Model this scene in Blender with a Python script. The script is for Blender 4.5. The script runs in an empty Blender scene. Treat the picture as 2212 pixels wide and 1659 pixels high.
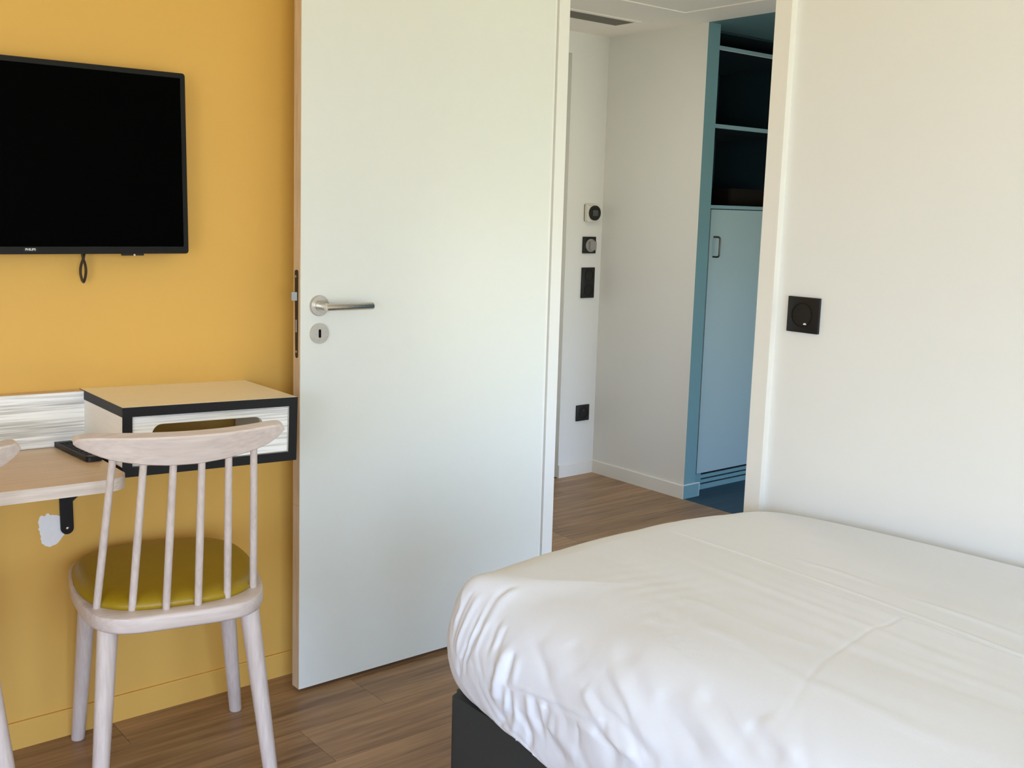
import bpy, bmesh, math, random
from mathutils import Vector, Matrix

sc = bpy.context.scene
COL = sc.collection

# ------------------------------------------------------------------ camera
cam_d = bpy.data.cameras.new('camera')
cam = bpy.data.objects.new('camera', cam_d)
COL.objects.link(cam)
cam_d.sensor_fit = 'HORIZONTAL'
cam_d.sensor_width = 36.0
cam_d.lens = 2293.6 / 2212 * 36.0
cam_d.clip_start = 0.02
YAW, PIT, ROLL = 8.83948212e-01, -1.62605245e-01, -2.74055014e-02
fw = Vector((math.cos(YAW) * math.cos(PIT), math.sin(YAW) * math.cos(PIT), math.sin(PIT)))
rt = Vector((math.sin(YAW), -math.cos(YAW), 0))
dn = fw.cross(rt)
r2 = rt * math.cos(ROLL) + dn * math.sin(ROLL)
d2 = dn * math.cos(ROLL) - rt * math.sin(ROLL)
cam.matrix_world = Matrix(((r2.x, -d2.x, -fw.x, 0), (r2.y, -d2.y, -fw.y, 0), (r2.z, -d2.z, -fw.z, 1.3), (0, 0, 0, 1)))
sc.camera = cam

# ------------------------------------------------------------------ world, light, exposure
sc.view_settings.view_transform = 'Standard'
sc.view_settings.look = 'None'
sc.view_settings.gamma = 1.0
sc.view_settings.use_curve_mapping = False
sc.view_settings.exposure = 0.0
sc.cycles.use_denoising = True
sc.cycles.max_bounces = 10
sc.cycles.diffuse_bounces = 7
sc.cycles.glossy_bounces = 4
sc.cycles.sample_clamp_indirect = 6.0

SKY = (0.67, 1.0, 1.66)
HORIZON = (0.90, 1.08, 1.38)
GROUND = (0.75, 0.74, 0.54)
SKY_STRENGTH = 8.1
world = bpy.data.worlds.new('sky')
sc.world = world
world.use_nodes = True
wn = world.node_tree
wn.nodes.clear()
wo = wn.nodes.new('ShaderNodeOutputWorld')
bg = wn.nodes.new('ShaderNodeBackground')
tc = wn.nodes.new('ShaderNodeTexCoord')
sx = wn.nodes.new('ShaderNodeSeparateXYZ')
mr = wn.nodes.new('ShaderNodeMapRange')
cr = wn.nodes.new('ShaderNodeValToRGB')
mr.inputs['From Min'].default_value = -1
mr.inputs['From Max'].default_value = 1
e = cr.color_ramp.elements
e[0].position = 0.0
e[0].color = (*GROUND, 1)
e[1].position = 1.0
e[1].color = (*SKY, 1)
a = e.new(0.485); a.color = (*GROUND, 1)
a = e.new(0.51); a.color = (*HORIZON, 1)
a = e.new(0.65); a.color = (*SKY, 1)
wn.links.new(tc.outputs['Generated'], sx.inputs[0])
wn.links.new(sx.outputs['Z'], mr.inputs['Value'])
wn.links.new(mr.outputs[0], cr.inputs[0])
wn.links.new(cr.outputs[0], bg.inputs['Color'])
bg.inputs['Strength'].default_value = SKY_STRENGTH
wn.links.new(bg.outputs[0], wo.inputs[0])

# window opening in the wall behind the camera (x from, x to, sill, head)
WIN = (-1.3, 0.95, 0.05, 2.10)
YB = -2.6                    # inner face of the window wall
XL = -2.4                    # inner face of the end wall
WIN2 = (2.30, 5.0, 0.02, 1.35)   # assumed unseen hall window, kept low to throw ground light on the ceiling
YB2 = -0.9


def portal(w, y):
    ld = bpy.data.lights.new('window_portal', 'AREA')
    ld.shape = 'RECTANGLE'
    ld.size = w[1] - w[0]
    ld.size_y = w[3] - w[2]
    ld.cycles.is_portal = True
    lo = bpy.data.objects.new('window_portal', ld)
    COL.objects.link(lo)
    lo.location = ((w[0] + w[1]) / 2, y - .2, (w[2] + w[3]) / 2)
    lo.rotation_euler = (math.radians(90), 0, 0)     # -Z of the light points to +Y
    return lo


portal(WIN, YB)
# assumed opening added in the end wall to light the bed side (y from, y to, sill, head)
WIN3 = (-2.5, -0.45, 0.05, 2.15)
_p = portal((WIN3[0], WIN3[1], WIN3[2], WIN3[3]), 0)
_p.location = (XL - .2, (WIN3[0] + WIN3[1]) / 2, (WIN3[2] + WIN3[3]) / 2)
_p.rotation_euler = (math.radians(90), 0, math.radians(-90))
portal(WIN2, YB2)
hl = bpy.data.lights.new('hall_fill_light', 'AREA')    # assumed disc lamp added out of view to brighten the hall
hl.shape = 'DISK'
hl.size = .34
hl.energy = 6.2
hl.color = (1.0, .86, .68)
ho = bpy.data.objects.new('hall_fill_light', hl)
COL.objects.link(ho)
ho.location = (2.66, 2.74, 2.10)


# ------------------------------------------------------------------ helpers
def lin(c):
    c = c / 255.0
    return c / 12.92 if c <= .04045 else ((c + .055) / 1.055) ** 2.4


def rgb(r, g, b):
    return (lin(r), lin(g), lin(b), 1)


def base_mat(name, color, rough=.6, spec=.5, metal=0.0):
    m = bpy.data.materials.new(name)
    m.use_nodes = True
    b = m.node_tree.nodes['Principled BSDF']
    b.inputs['Base Color'].default_value = color
    b.inputs['Roughness'].default_value = rough
    b.inputs['Metallic'].default_value = metal
    b.inputs['Specular IOR Level'].default_value = spec
    return m, m.node_tree, b


def N(nt, kind, **kw):
    n = nt.nodes.new(kind)
    for k, v in kw.items():
        if hasattr(n, k):
            setattr(n, k, v)
        else:
            n.inputs[k].default_value = v
    return n


def coords(nt, scale, rot=(0, 0, 0), kind='Object'):
    t = N(nt, 'ShaderNodeTexCoord')
    mp = N(nt, 'ShaderNodeMapping')
    mp.inputs['Scale'].default_value = scale
    mp.inputs['Rotation'].default_value = rot
    nt.links.new(t.outputs[kind], mp.inputs['Vector'])
    return mp


def mottle(name, color, rough, amp=.04, scale=3.0, bump=.0, bscale=200, spec=.4, metal=0.0):
    """plain paint or laminate with faint unevenness and a fine relief"""
    m, nt, b = base_mat(name, color, rough, spec, metal)
    mp = coords(nt, (1, 1, 1))
    n = N(nt, 'ShaderNodeTexNoise', Scale=scale, Detail=4.0)
    nt.links.new(mp.outputs[0], n.inputs['Vector'])
    r = N(nt, 'ShaderNodeMapRange')
    r.inputs['To Min'].default_value = 1 - amp
    r.inputs['To Max'].default_value = 1 + amp
    nt.links.new(n.outputs['Fac'], r.inputs['Value'])
    mx = N(nt, 'ShaderNodeVectorMath', operation='SCALE')
    mx.inputs[0].default_value = color[:3]
    nt.links.new(r.outputs[0], mx.inputs['Scale'])
    nt.links.new(mx.outputs[0], b.inputs['Base Color'])
    if bump:
        n2 = N(nt, 'ShaderNodeTexNoise', Scale=bscale, Detail=3.0)
        nt.links.new(mp.outputs[0], n2.inputs['Vector'])
        bp = N(nt, 'ShaderNodeBump', Strength=bump, Distance=.001)
        nt.links.new(n2.outputs['Fac'], bp.inputs['Height'])
        nt.links.new(bp.outputs[0], b.inputs['Normal'])
    return m


def wood(name, c1, c2, axis, rough=.5, fine=60, coarse=9, contrast=(.3, .7), rand=0.0, stretch=14, bump=.15, mixc=.5, spec=.4):
    """grain running along axis (0, 1, 2) of the object"""
    m, nt, b = base_mat(name, c1, rough, spec)
    s = [1.0, 1.0, 1.0]
    s[axis] = 1.0 / stretch
    mp = coords(nt, s)
    src = mp.outputs[0]
    if rand:
        oi = N(nt, 'ShaderNodeObjectInfo')
        ad = N(nt, 'ShaderNodeVectorMath', operation='SCALE')
        ad.inputs[0].default_value = (7.3, 4.1, 5.7)
        nt.links.new(oi.outputs['Random'], ad.inputs['Scale'])
        a2 = N(nt, 'ShaderNodeVectorMath', operation='ADD')
        nt.links.new(src, a2.inputs[0])
        nt.links.new(ad.outputs[0], a2.inputs[1])
        src = a2.outputs[0]
    n1 = N(nt, 'ShaderNodeTexNoise', Scale=coarse, Detail=5.0, Distortion=.8)
    n2 = N(nt, 'ShaderNodeTexNoise', Scale=fine, Detail=3.0, Distortion=.2)
    nt.links.new(src, n1.inputs['Vector'])
    nt.links.new(src, n2.inputs['Vector'])
    mx = N(nt, 'ShaderNodeMix', data_type='FLOAT')
    mx.inputs['Factor'].default_value = mixc
    nt.links.new(n1.outputs['Fac'], mx.inputs['A'])
    nt.links.new(n2.outputs['Fac'], mx.inputs['B'])
    rp = N(nt, 'ShaderNodeValToRGB')
    rp.color_ramp.elements[0].position = contrast[0]
    rp.color_ramp.elements[0].color = c2
    rp.color_ramp.elements[1].position = contrast[1]
    rp.color_ramp.elements[1].color = c1
    nt.links.new(mx.outputs['Result'], rp.inputs[0])
    out = rp.outputs[0]
    if rand:
        r = N(nt, 'ShaderNodeMapRange')
        r.inputs['To Min'].default_value = 1 - rand
        r.inputs['To Max'].default_value = 1 + rand
        nt.links.new(oi.outputs['Random'], r.inputs['Value'])
        v = N(nt, 'ShaderNodeVectorMath', operation='SCALE')
        nt.links.new(out, v.inputs[0])
        nt.links.new(r.outputs[0], v.inputs['Scale'])
        out = v.outputs[0]
    nt.links.new(out, b.inputs['Base Color'])
    if bump:
        bp = N(nt, 'ShaderNodeBump', Strength=bump, Distance=.0008)
        nt.links.new(n2.outputs['Fac'], bp.inputs['Height'])
        nt.links.new(bp.outputs[0], b.inputs['Normal'])
    return m


M = {}
M['yellow'] = mottle('yellow_paint', rgb(219, 172, 85), .55, .025, 4, .12, 420, .35)
M['white_wall'] = mottle('white_paint', rgb(228, 228, 223), .6, .02, 3, .10, 380, .3)
M['white_trim'] = mottle('white_trim_paint', rgb(232, 230, 222), .38, .015, 5, .0, 200, .5)
M['ceil'] = mottle('ceiling_paint', rgb(246, 242, 234), .8, .02, 3, .08, 300, .2)
M['door'] = mottle('door_laminate', rgb(226, 227, 218), .33, .012, 30, .10, 500, .5)
M['door_edge'] = wood('door_edge_wood', rgb(222, 198, 166), rgb(192, 164, 132), 2, .5, 180, 30, (.3, .7))
M['floor'] = wood('vinyl_oak', rgb(180, 144, 106), rgb(120, 91, 65), 0, .42, 75, 11, (.34, .66), .13, 16, .12, .5, .4)
M['floor_sub'] = mottle('floor_joint', rgb(70, 54, 42), .8)
M['floor_blue'] = wood('blue_floor', rgb(44, 74, 96), rgb(28, 50, 70), 0, .45, 70, 12, (.3, .7), 0, 14, .1)
M['teal'] = mottle('teal_paint', rgb(108, 144, 150), .45, .03, 4, .08, 300, .4)
M['teal_door'] = mottle('teal_grey_laminate', rgb(160, 180, 182), .38, .03, 3, .05, 300, .5)
M['teal_shaded'] = mottle('shaded_teal_interior', rgb(24, 44, 52), .6, .05, 4)  # teal darkened: shade of the deep wardrobe interior put into the colour
M['teal_edge'] = mottle('teal_edge', rgb(132, 160, 168), .4, .02, 6)
M['black'] = mottle('black_plastic', rgb(17, 17, 18), .42, .05, 20, .0, 100, .4)
M['black_edge'] = mottle('black_edge_band', rgb(16, 16, 17), .5, .05, 30, .1, 300, .4)
M['tv_frame'] = mottle('tv_frame_plastic', rgb(17, 17, 15), .5, .04, 30, .05, 500, .22)
M['screen'] = base_mat('tv_screen', (.0008, .0008, .0008, 1), .5, .012)[0]
M['cream'] = wood('cream_laminate', rgb(253, 249, 234), rgb(249, 243, 224), 0, .2, 120, 20, (.3, .7), 0, 10, .02, .5, .9)
M['cream_side'] = wood('pale_laminate', rgb(250, 250, 246), rgb(243, 241, 234), 1, .5, 160, 30, (.3, .7), 0, 10, .08)
M['whitewood'] = wood('white_larch_laminate', rgb(250, 249, 245), rgb(176, 172, 164), 0, .5, 230, 60, (.33, .56), 0, 40, .5, .62)
M['whitewood_edge'] = wood('white_larch_edge', rgb(226, 212, 198), rgb(196, 180, 166), 0, .5, 260, 80, (.32, .66), 0, 30, .3)
M['oak_top'] = wood('pale_oak_top', rgb(226, 200, 164), rgb(204, 174, 136), 0, .32, 90, 14, (.3, .7), 0, 14, .1)
M['chair_wood'] = wood('whitewashed_ash', rgb(222, 208, 198), rgb(196, 180, 170), 0, .33, 150, 22, (.3, .7), 0, 12, .15)
M['chair_leg'] = wood('whitewashed_ash_upright', rgb(222, 208, 198), rgb(194, 178, 168), 2, .33, 150, 26, (.3, .7), 0, 12, .15)
M['olive'] = mottle('olive_leather', rgb(156, 126, 14), .40, .06, 12, .35, 330, .5)
M['duvet'] = mottle('white_cotton', rgb(225, 229, 236), .9, .008, 10, .25, 700, .1)
M['mattress'] = mottle('mattress_cotton', rgb(220, 218, 212), .9)
M['bed_base'] = mottle('charcoal_leatherette', rgb(52, 57, 58), .6, .05, 40, .3, 600, .4)
M['plaster'] = mottle('bare_plaster', rgb(238, 236, 232), .9, .04, 60, .4, 200, .1)
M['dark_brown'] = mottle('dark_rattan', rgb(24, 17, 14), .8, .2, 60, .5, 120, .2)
M['grey_plastic'] = mottle('grey_plastic', rgb(150, 148, 146), .4, .02, 20)
M['white_plastic'] = mottle('white_plastic', rgb(222, 220, 208), .35, .01, 20)
M['dark_screen'] = base_mat('thermostat_screen', rgb(70, 74, 72), .25, .5)[0]
M['grille'] = mottle('grille_grey', rgb(128, 124, 114), .7, .25, 260)
M['dark_slot'] = base_mat('dark_recess', (.006, .006, .007, 1), .9, .05)[0]
M['lock_dark'] = base_mat('burnished_faceplate', rgb(52, 44, 40), .45, .5, .6)[0]
M['white_print'] = base_mat('white_print', rgb(225, 225, 222), .5)[0]
M['led'] = base_mat('led_lens', rgb(250, 215, 190), .3)[0]
_m, _nt, _b = base_mat('brushed_steel', rgb(205, 200, 192), .28, .5, 1.0)
_mp = coords(_nt, (4, 4, 4))
_n = N(_nt, 'ShaderNodeTexNoise', Scale=90.0, Detail=2.0)
_nt.links.new(_mp.outputs[0], _n.inputs['Vector'])
_r = N(_nt, 'ShaderNodeMapRange')
_r.inputs['To Min'].default_value = .22
_r.inputs['To Max'].default_value = .38
_nt.links.new(_n.outputs['Fac'], _r.inputs['Value'])
_nt.links.new(_r.outputs[0], _b.inputs['Roughness'])
M['steel'] = _m
M['dull_steel'] = base_mat('dull_steel', rgb(150, 152, 150), .55, .5, .4)[0]
M['bronze'] = base_mat('dark_nickel', rgb(96, 90, 84), .35, .5, .9)[0]


# ---- objects
def link_mesh(name, bm, mat, parent=None, smooth=False, angle=None):
    me = bpy.data.meshes.new(name)
    bmesh.ops.recalc_face_normals(bm, faces=bm.faces)
    if smooth:
        for f in bm.faces:
            f.smooth = True
    if angle is not None:
        for f in bm.faces:
            f.smooth = True
        lim = math.radians(angle)
        for ed in bm.edges:
            if len(ed.link_faces) == 2 and ed.calc_face_angle(0) > lim:
                ed.smooth = False
    bm.to_mesh(me)
    bm.free()
    me.materials.append(M[mat] if isinstance(mat, str) else mat)
    o = bpy.data.objects.new(name, me)
    COL.objects.link(o)
    if parent:
        o.parent = parent
    return o


def root(name, loc=(0, 0, 0), rot=(0, 0, 0)):
    o = bpy.data.objects.new(name, None)
    o.empty_display_size = .05
    COL.objects.link(o)
    o.location = loc
    o.rotation_euler = rot
    return o


def tag(o, label=None, cat=None, group=None, kind=None):
    if label:
        o['label'] = label
    if cat:
        o['category'] = cat
    if group:
        o['group'] = group
    if kind:
        o['kind'] = kind
    return o


def add_box(bm, x0, x1, y0, y1, z0, z1, bev=0, seg=2):
    r = bmesh.ops.create_cube(bm, size=1)
    vs = r['verts']
    for v in vs:
        v.co = Vector(((x0 + x1) / 2 + v.co.x * (x1 - x0), (y0 + y1) / 2 + v.co.y * (y1 - y0), (z0 + z1) / 2 + v.co.z * (z1 - z0)))
    if bev:
        es = list({ed for v in vs for ed in v.link_edges})
        bmesh.ops.bevel(bm, geom=es, offset=bev, segments=seg, affect='EDGES', profile=.5)
    return bm


def box(name, dims, mat, parent=None, bev=0, seg=2):
    bm = bmesh.new()
    add_box(bm, *dims, bev, seg)
    return link_mesh(name, bm, mat, parent, angle=40 if bev else None)


def boxes(name, lst, mat, parent=None, bev=0):
    bm = bmesh.new()
    for d in lst:
        add_box(bm, *d, bev)
    return link_mesh(name, bm, mat, parent, angle=40 if bev else None)


def add_tube(bm, pts, rads, n=16, cap=True):
    """tube through points, radius per point"""
    pts = [Vector(p) for p in pts]
    rings = []
    prev = None
    for i, p in enumerate(pts):
        if i == 0:
            t = pts[1] - pts[0]
        elif i == len(pts) - 1:
            t = pts[-1] - pts[-2]
        else:
            t = (pts[i + 1] - pts[i]).normalized() + (pts[i] - pts[i - 1]).normalized()
        t.normalize()
        if prev is None:
            u = t.orthogonal().normalized()
        else:
            u = (prev - t * prev.dot(t)).normalized()
        prev = u
        w = t.cross(u)
        r = rads[i] if hasattr(rads, '__len__') else rads
        rings.append([bm.verts.new(p + (u * math.cos(2 * math.pi * k / n) + w * math.sin(2 * math.pi * k / n)) * r) for k in range(n)])
    for a, b in zip(rings[:-1], rings[1:]):
        for k in range(n):
            bm.faces.new((a[k], a[(k + 1) % n], b[(k + 1) % n], b[k]))
    if cap:
        bm.faces.new(rings[0][::-1])
        bm.faces.new(rings[-1])
    return bm


def tube(name, pts, rads, mat, parent=None, n=16):
    bm = bmesh.new()
    add_tube(bm, pts, rads, n)
    return link_mesh(name, bm, mat, parent, angle=50)


def prism(bm, loop2, a0, a1, axis):
    """extrude a 2D loop along an axis; loop lies in the other two axes in order"""
    def P(u, v, a):
        return {0: (a, u, v), 1: (u, a, v), 2: (u, v, a)}[axis]
    A = [bm.verts.new(P(u, v, a0)) for u, v in loop2]
    B = [bm.verts.new(P(u, v, a1)) for u, v in loop2]
    n = len(loop2)
    bm.faces.new(A[::-1])
    bm.faces.new(B)
    for k in range(n):
        bm.faces.new((A[k], A[(k + 1) % n], B[(k + 1) % n], B[k]))
    return bm


def rrect(x0, x1, y0, y1, r, n=6, corners=(1, 1, 1, 1)):
    """rounded rectangle loop, counter clockwise from the low-left corner"""
    out = []
    for (cx, cy, a0, on) in ((x0 + r, y0 + r, 180, corners[0]), (x1 - r, y0 + r, 270, corners[1]), (x1 - r, y1 - r, 0, corners[2]), (x0 + r, y1 - r, 90, corners[3])):
        if on:
            for k in range(n + 1):
                t = math.radians(a0 + 90 * k / n)
                out.append((cx + r * math.cos(t), cy + r * math.sin(t)))
        else:
            t = math.radians(a0 + 45)
            out.append((cx + r * math.copysign(1, math.cos(t)), cy + r * math.copysign(1, math.sin(t))))
    return out


def circ(cx, cy, r, n=40, ry=None):
    ry = ry or r
    return [(cx + r * math.cos(2 * math.pi * k / n), cy + ry * math.sin(2 * math.pi * k / n)) for k in range(n)]


def frame_prism(bm, outer, inner, a0, a1, axis):
    """ring shaped plate: outer and inner loops with the same number of points"""
    def P(u, v, a):
        return {0: (a, u, v), 1: (u, a, v), 2: (u, v, a)}[axis]
    n = len(outer)
    OA = [bm.verts.new(P(u, v, a0)) for u, v in outer]
    OB = [bm.verts.new(P(u, v, a1)) for u, v in outer]
    IA = [bm.verts.new(P(u, v, a0)) for u, v in inner]
    IB = [bm.verts.new(P(u, v, a1)) for u, v in inner]
    for k in range(n):
        j = (k + 1) % n
        for q in ((OA[k], OA[j], OB[j], OB[k]), (IA[j], IA[k], IB[k], IB[j]), (OA[j], OA[k], IA[k], IA[j]), (OB[k], OB[j], IB[j], IB[k])):
            bm.faces.new(q)
    return bm


def struct(o, label=None):
    o['kind'] = 'structure'
    if label:
        o['label'] = label
    return o


# ------------------------------------------------------------------ measures of the room (metres)
YW = 2.556        # yellow wall face
XD = 2.12         # doorway wall face
XH = 3.652        # hall end wall face
YT = 3.794        # hall side wall face
ZH = 2.1215       # hall ceiling
ZC = 2.5          # room ceiling

# ------------------------------------------------------------------ structure
floor = struct(box('floor', (XL - .2, XH, YB - .3, YT + .4, -.12, -.004), 'floor_sub'), 'wood-look vinyl plank floor running from bedroom into hall')
random.seed(4)
PW, PL = .184, 1.22
j0 = int(math.floor((YB) / PW)) - 1
for j in range(j0, 60):
    y0, y1 = j * PW + .03, (j + 1) * PW + .03
    if y0 > YT - .002 or y1 < YB:
        continue
    off = random.choice((0, .41, .82, .2, .61)) + random.uniform(-.05, .05)
    k = -3
    while True:
        x0 = k * PL + off
        x1 = x0 + PL
        k += 1
        if x0 > XH - .005:
            break
        if x1 < XL:
            continue
        x0c, x1c, y1c, y0c = max(x0, XL), min(x1, XH - .003), min(y1, YT), max(y0, YB)
        if x1c - x0c < .02 or y1c - y0c < .02:
            continue
        bm = bmesh.new()
        g = .0005
        add_box(bm, x0c + g, x1c - g, y0c + g, y1c - g, -.0045, 0)
        link_mesh('plank', bm, 'floor', floor)

fl2 = struct(box('floor_closet', (XH, 5.2, YB2 - .2, 3.9, -.12, -.0005), 'floor_blue'), 'dark blue floor of the closet alcove')
fl2.name = 'floor.001'

struct(box('wall_left', (XL - .2, 2.176, YW, YW + .1, 0, ZC), 'yellow'), 'mustard yellow bedroom wall behind the television')
bm = bmesh.new()
prism(bm, [(YW + .005, 0), (YW - .008, 0), (YW - .008, .064), (YW - .006, .067), (YW + .005, .067)], XL, 2.112, 0)
struct(link_mesh('baseboard_left', bm, 'yellow'), 'yellow painted baseboard under the yellow wall')

# doorway wall: right part, header, bit behind the door leaf
wb = struct(boxes('wall_back', [(XD, 2.175, YB - .2, 1.583, 0, ZC), (XD, 2.175, 2.476, YW + .1, 0, ZC), (XD, 2.175, 1.583, 2.476, 2.09, ZC)], 'white_wall'),
            'white bedroom wall with the doorway')
# window wall behind the camera and the other end wall
x0, x1, z0, z1 = WIN
struct(boxes('wall_front', [(XL - .2, x0, YB - .2, YB, 0, ZC), (x1, XD, YB - .2, YB, 0, ZC), (x0, x1, YB - .2, YB, 0, z0), (x0, x1, YB - .2, YB, z1, ZC)], 'white_wall'), 'white window wall behind the viewpoint')
v0, v1, t0, t1 = WIN3
struct(boxes('wall_right', [(XL - .2, XL, v1, YW + .1, 0, ZC), (XL - .2, XL, YB - .2, v0, 0, ZC), (XL - .2, XL, v0, v1, 0, t0), (XL - .2, XL, v0, v1, t1, ZC)], 'white_wall'), 'white end wall outside the view')
struct(boxes('assumed_window_3', [(XL - .14, XL - .08, v0, v0 + .06, t0, t1), (XL - .14, XL - .08, v1 - .06, v1, t0, t1), (XL - .14, XL - .08, v0 + .06, v1 - .06, t0, t0 + .06), (XL - .14, XL - .08, v0 + .06, v1 - .06, t1 - .06, t1)], 'white_trim'), 'white frame of the added, unseen window in the end wall')
struct(box('ceiling', (XL - .2, 2.175, YB - .2, YW + .1, ZC, ZC + .1), 'ceil'), 'white bedroom ceiling above the view')
wfr = struct(boxes('window_1', [(x0, x0 + .06, YB - .14, YB - .08, z0, z1), (x1 - .06, x1, YB - .14, YB - .08, z0, z1), (x0 + .06, x1 - .06, YB - .14, YB - .08, z0, z0 + .06),
                                (x0 + .06, x1 - .06, YB - .14, YB - .08, z1 - .06, z1), ((x0 + x1) / 2 - .04, (x0 + x1) / 2 + .04, YB - .14, YB - .08, z0 + .06, z1 - .06)], 'white_trim'), 'white window frame behind the viewpoint')

# hall shell
struct(boxes('wall_hall_left', [(2.175, 2.56, YT, YT + .22, 0, ZH), (3.419, XH + .09, YT, YT + .22, 0, ZH), (2.56, 3.419, YT, YT + .22, 2.023, ZH), (2.56, 3.419, YT + .2, YT + .22, 0, 2.023)], 'white_wall'),
       'white hall wall with thermostat and sockets')
struct(box('wall_hall_side', (2.1755, 2.24, YW + .1005, YT, 0, ZH), 'white_wall'), 'white hall wall beside the doorway')
whb = struct(box('wall_hall_back', (XH, XH + .0778, 3.1812, YT, 0, ZH), 'white_wall'), 'white hall wall facing the doorway')
box('painted_end', (XH + .0005, XH + .0780, 3.1800, 3.1835, 0, ZH - .0005), 'teal', whb)['label'] = 'teal painted wall end'
u0, u1, w0, w1 = WIN2
struct(boxes('wall_hall_right', [(2.175, u0, YB2 - .2, YB2, 0, ZH), (u1, 5.2, YB2 - .2, YB2, 0, ZH), (u0, u1, YB2 - .2, YB2, 0, w0), (u0, u1, YB2 - .2, YB2, w1, ZH)], 'white_wall'), 'white hall wall outside the view')
struct(boxes('assumed_window_2', [(u0, u0 + .06, YB2 - .14, YB2 - .08, w0, w1), (u1 - .06, u1, YB2 - .14, YB2 - .08, w0, w1), (u0 + .06, u1 - .06, YB2 - .14, YB2 - .08, w0, w0 + .06), (u0 + .06, u1 - .06, YB2 - .14, YB2 - .08, w1 - .06, w1)], 'white_trim'), 'white frame of the assumed, unseen window at the hall end')
hc = struct(boxes('ceiling_hall', [(2.175, XH, 3.118, YT + .22, ZH, ZH + .1), (3.43, XH, YB2, 3.118, ZH, ZH + .1), (2.175, 3.43, YB2, 3.118, ZH + .004, ZH + .1)], 'ceil'), 'white hall ceiling with recessed panel')
hc.name = 'ceiling.001'
struct(box('ceiling_closet', (XH, 5.2, YB2 - .2, 4.3, ZH, ZH + .1), 'teal'), 'teal painted ceiling of the closet alcove').name = 'ceiling.002'
struct(boxes('wall_closet', [(XH + .0925, 5.2, 3.93, 4.0, 0, ZH), (5.1, 5.2, YB2, 3.93, 0, ZH)], 'teal'), 'teal wall of the closet alcove')


def base_profile(f0, f1, z1):
    return [(f0, 0), (f1, 0), (f1, z1 - .003), (f1 + (f0 - f1) * .25, z1), (f0, z1)]


bm = bmesh.new()
prism(bm, base_profile(XH + .002, XH - .010, .064), 3.1735, YT - .0105, 1)
struct(link_mesh('baseboard_back', bm, 'white_trim'), 'white baseboard of the hall wall facing the doorway')
bm = bmesh.new()
prism(bm, base_profile(YT + .002, YT - .010, .064), 3.4175, XH, 0)

struct(link_mesh('baseboard_hall_left', bm, 'white_trim'), 'white baseboard under thermostat wall')
tb = box('baseboard_closet', (XH - .008, XH + .098, 3.1725, 3.1798, 0, .0635), 'teal')
struct(tb, 'teal baseboard wrapping the wall end')
box('cap_strip', (XH - .006, XH + .0985, 3.1722, 3.1798, .0635, .0665), 'white_trim', tb)['label'] = 'unpainted white top edge'
box('cap_strip', (XH + .0981, XH + .1003, 3.1722, 3.1798, .002, .0665), 'white_trim', tb)['label'] = 'unpainted white end edge'

# door frame
tr = root('trim_1', (0, 0, 0))
struct(tr, 'white door frame of the doorway')
boxes('right_jamb', [(2.10, 2.178, 1.582, 1.628, 0, 2.09), (2.115, 2.15, 1.628, 1.6285, 0, 2.04)], 'white_trim', tr, .0)
bm = bmesh.new()
prism(bm, [(2.112, 2.478), (2.112, 2.4315), (2.125, 2.4300), (2.1255, 2.446), (2.1325, 2.446), (2.1335, 2.4295), (2.1745, 2.4295), (2.1755, 2.478)], 0, 2.09, 2)
link_mesh('left_jamb', bm, 'white_trim', tr)
box('head_jamb', (2.10, 2.178, 1.628, 2.4295, 2.045, 2.09), 'white_trim', tr)

# ------------------------------------------------------------------ door leaf
door = root('door_1', (2.108, 2.441, 0))
struct(door, 'open white laminate door with wooden edge and steel lever handle')
DX, DY = 2.108, 2.441
YF, YK = 2.4221 - DY, 2.4585 - DY


def xfree(z):
    return 1.2737 + .0104 * z - DX


z0, z1 = .012, 2.035
bm = bmesh.new()
lv = [(xfree(z0) + .0012, z0), (0, z0), (0, z1), (xfree(z1) + .0012, z1)]
prism(bm, lv, YF, YK, 1)
link_mesh('leaf', bm, 'door', door)
zs = [z0, .52, 1.11, 1.57, z1]
for k in range(4):
    a, b = zs[k], zs[k + 1]
    bm = bmesh.new()
    prism(bm, [(xfree(a), a + .0004), (xfree(a) + .0013, a + .0004), (xfree(b) + .0013, b - .0004), (xfree(b), b - .0004)], YF + .0012, YK - .0008, 1)
    link_mesh('edge_lipping', bm, 'door_edge', door)['label'] = 'wooden lipping on the free edge'
# faceplate
fz0, fz1, fy = .9096, 1.135, 2.4392 - DY
xe = xfree(1.02)
bm = bmesh.new()
prism(bm, rrect(fy - .0068, fy + .0068, fz0, fz1, .0066, 6), xe - .0022, xe + .001, 0)
fp = link_mesh('lock_faceplate', bm, 'lock_dark', door)
fp['label'] = 'dark metal lock faceplate'
for zz in (1.1185, .926):
    bm = bmesh.new()
    prism(bm, circ(fy, zz, .0032, 12), xe - .003, xe - .002, 0)
    link_mesh('screw', bm, 'steel', fp)
box('bolt_slot', (xe - .0026, xe - .002, fy - .0035, fy + .0035, .976, 1.008), 'grey_plastic', fp)
bm = bmesh.new()
prism(bm, [(xe - .0022, fy - .0055), (xe - .0022, fy + .0055), (xe - .014, fy + .0045), (xe - .014, fy + .001), (xe - .008, fy - .004)], 1.0575, 1.079, 2)
link_mesh('latch', bm, 'dull_steel', fp)['label'] = 'bright steel latch tongue'
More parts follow.
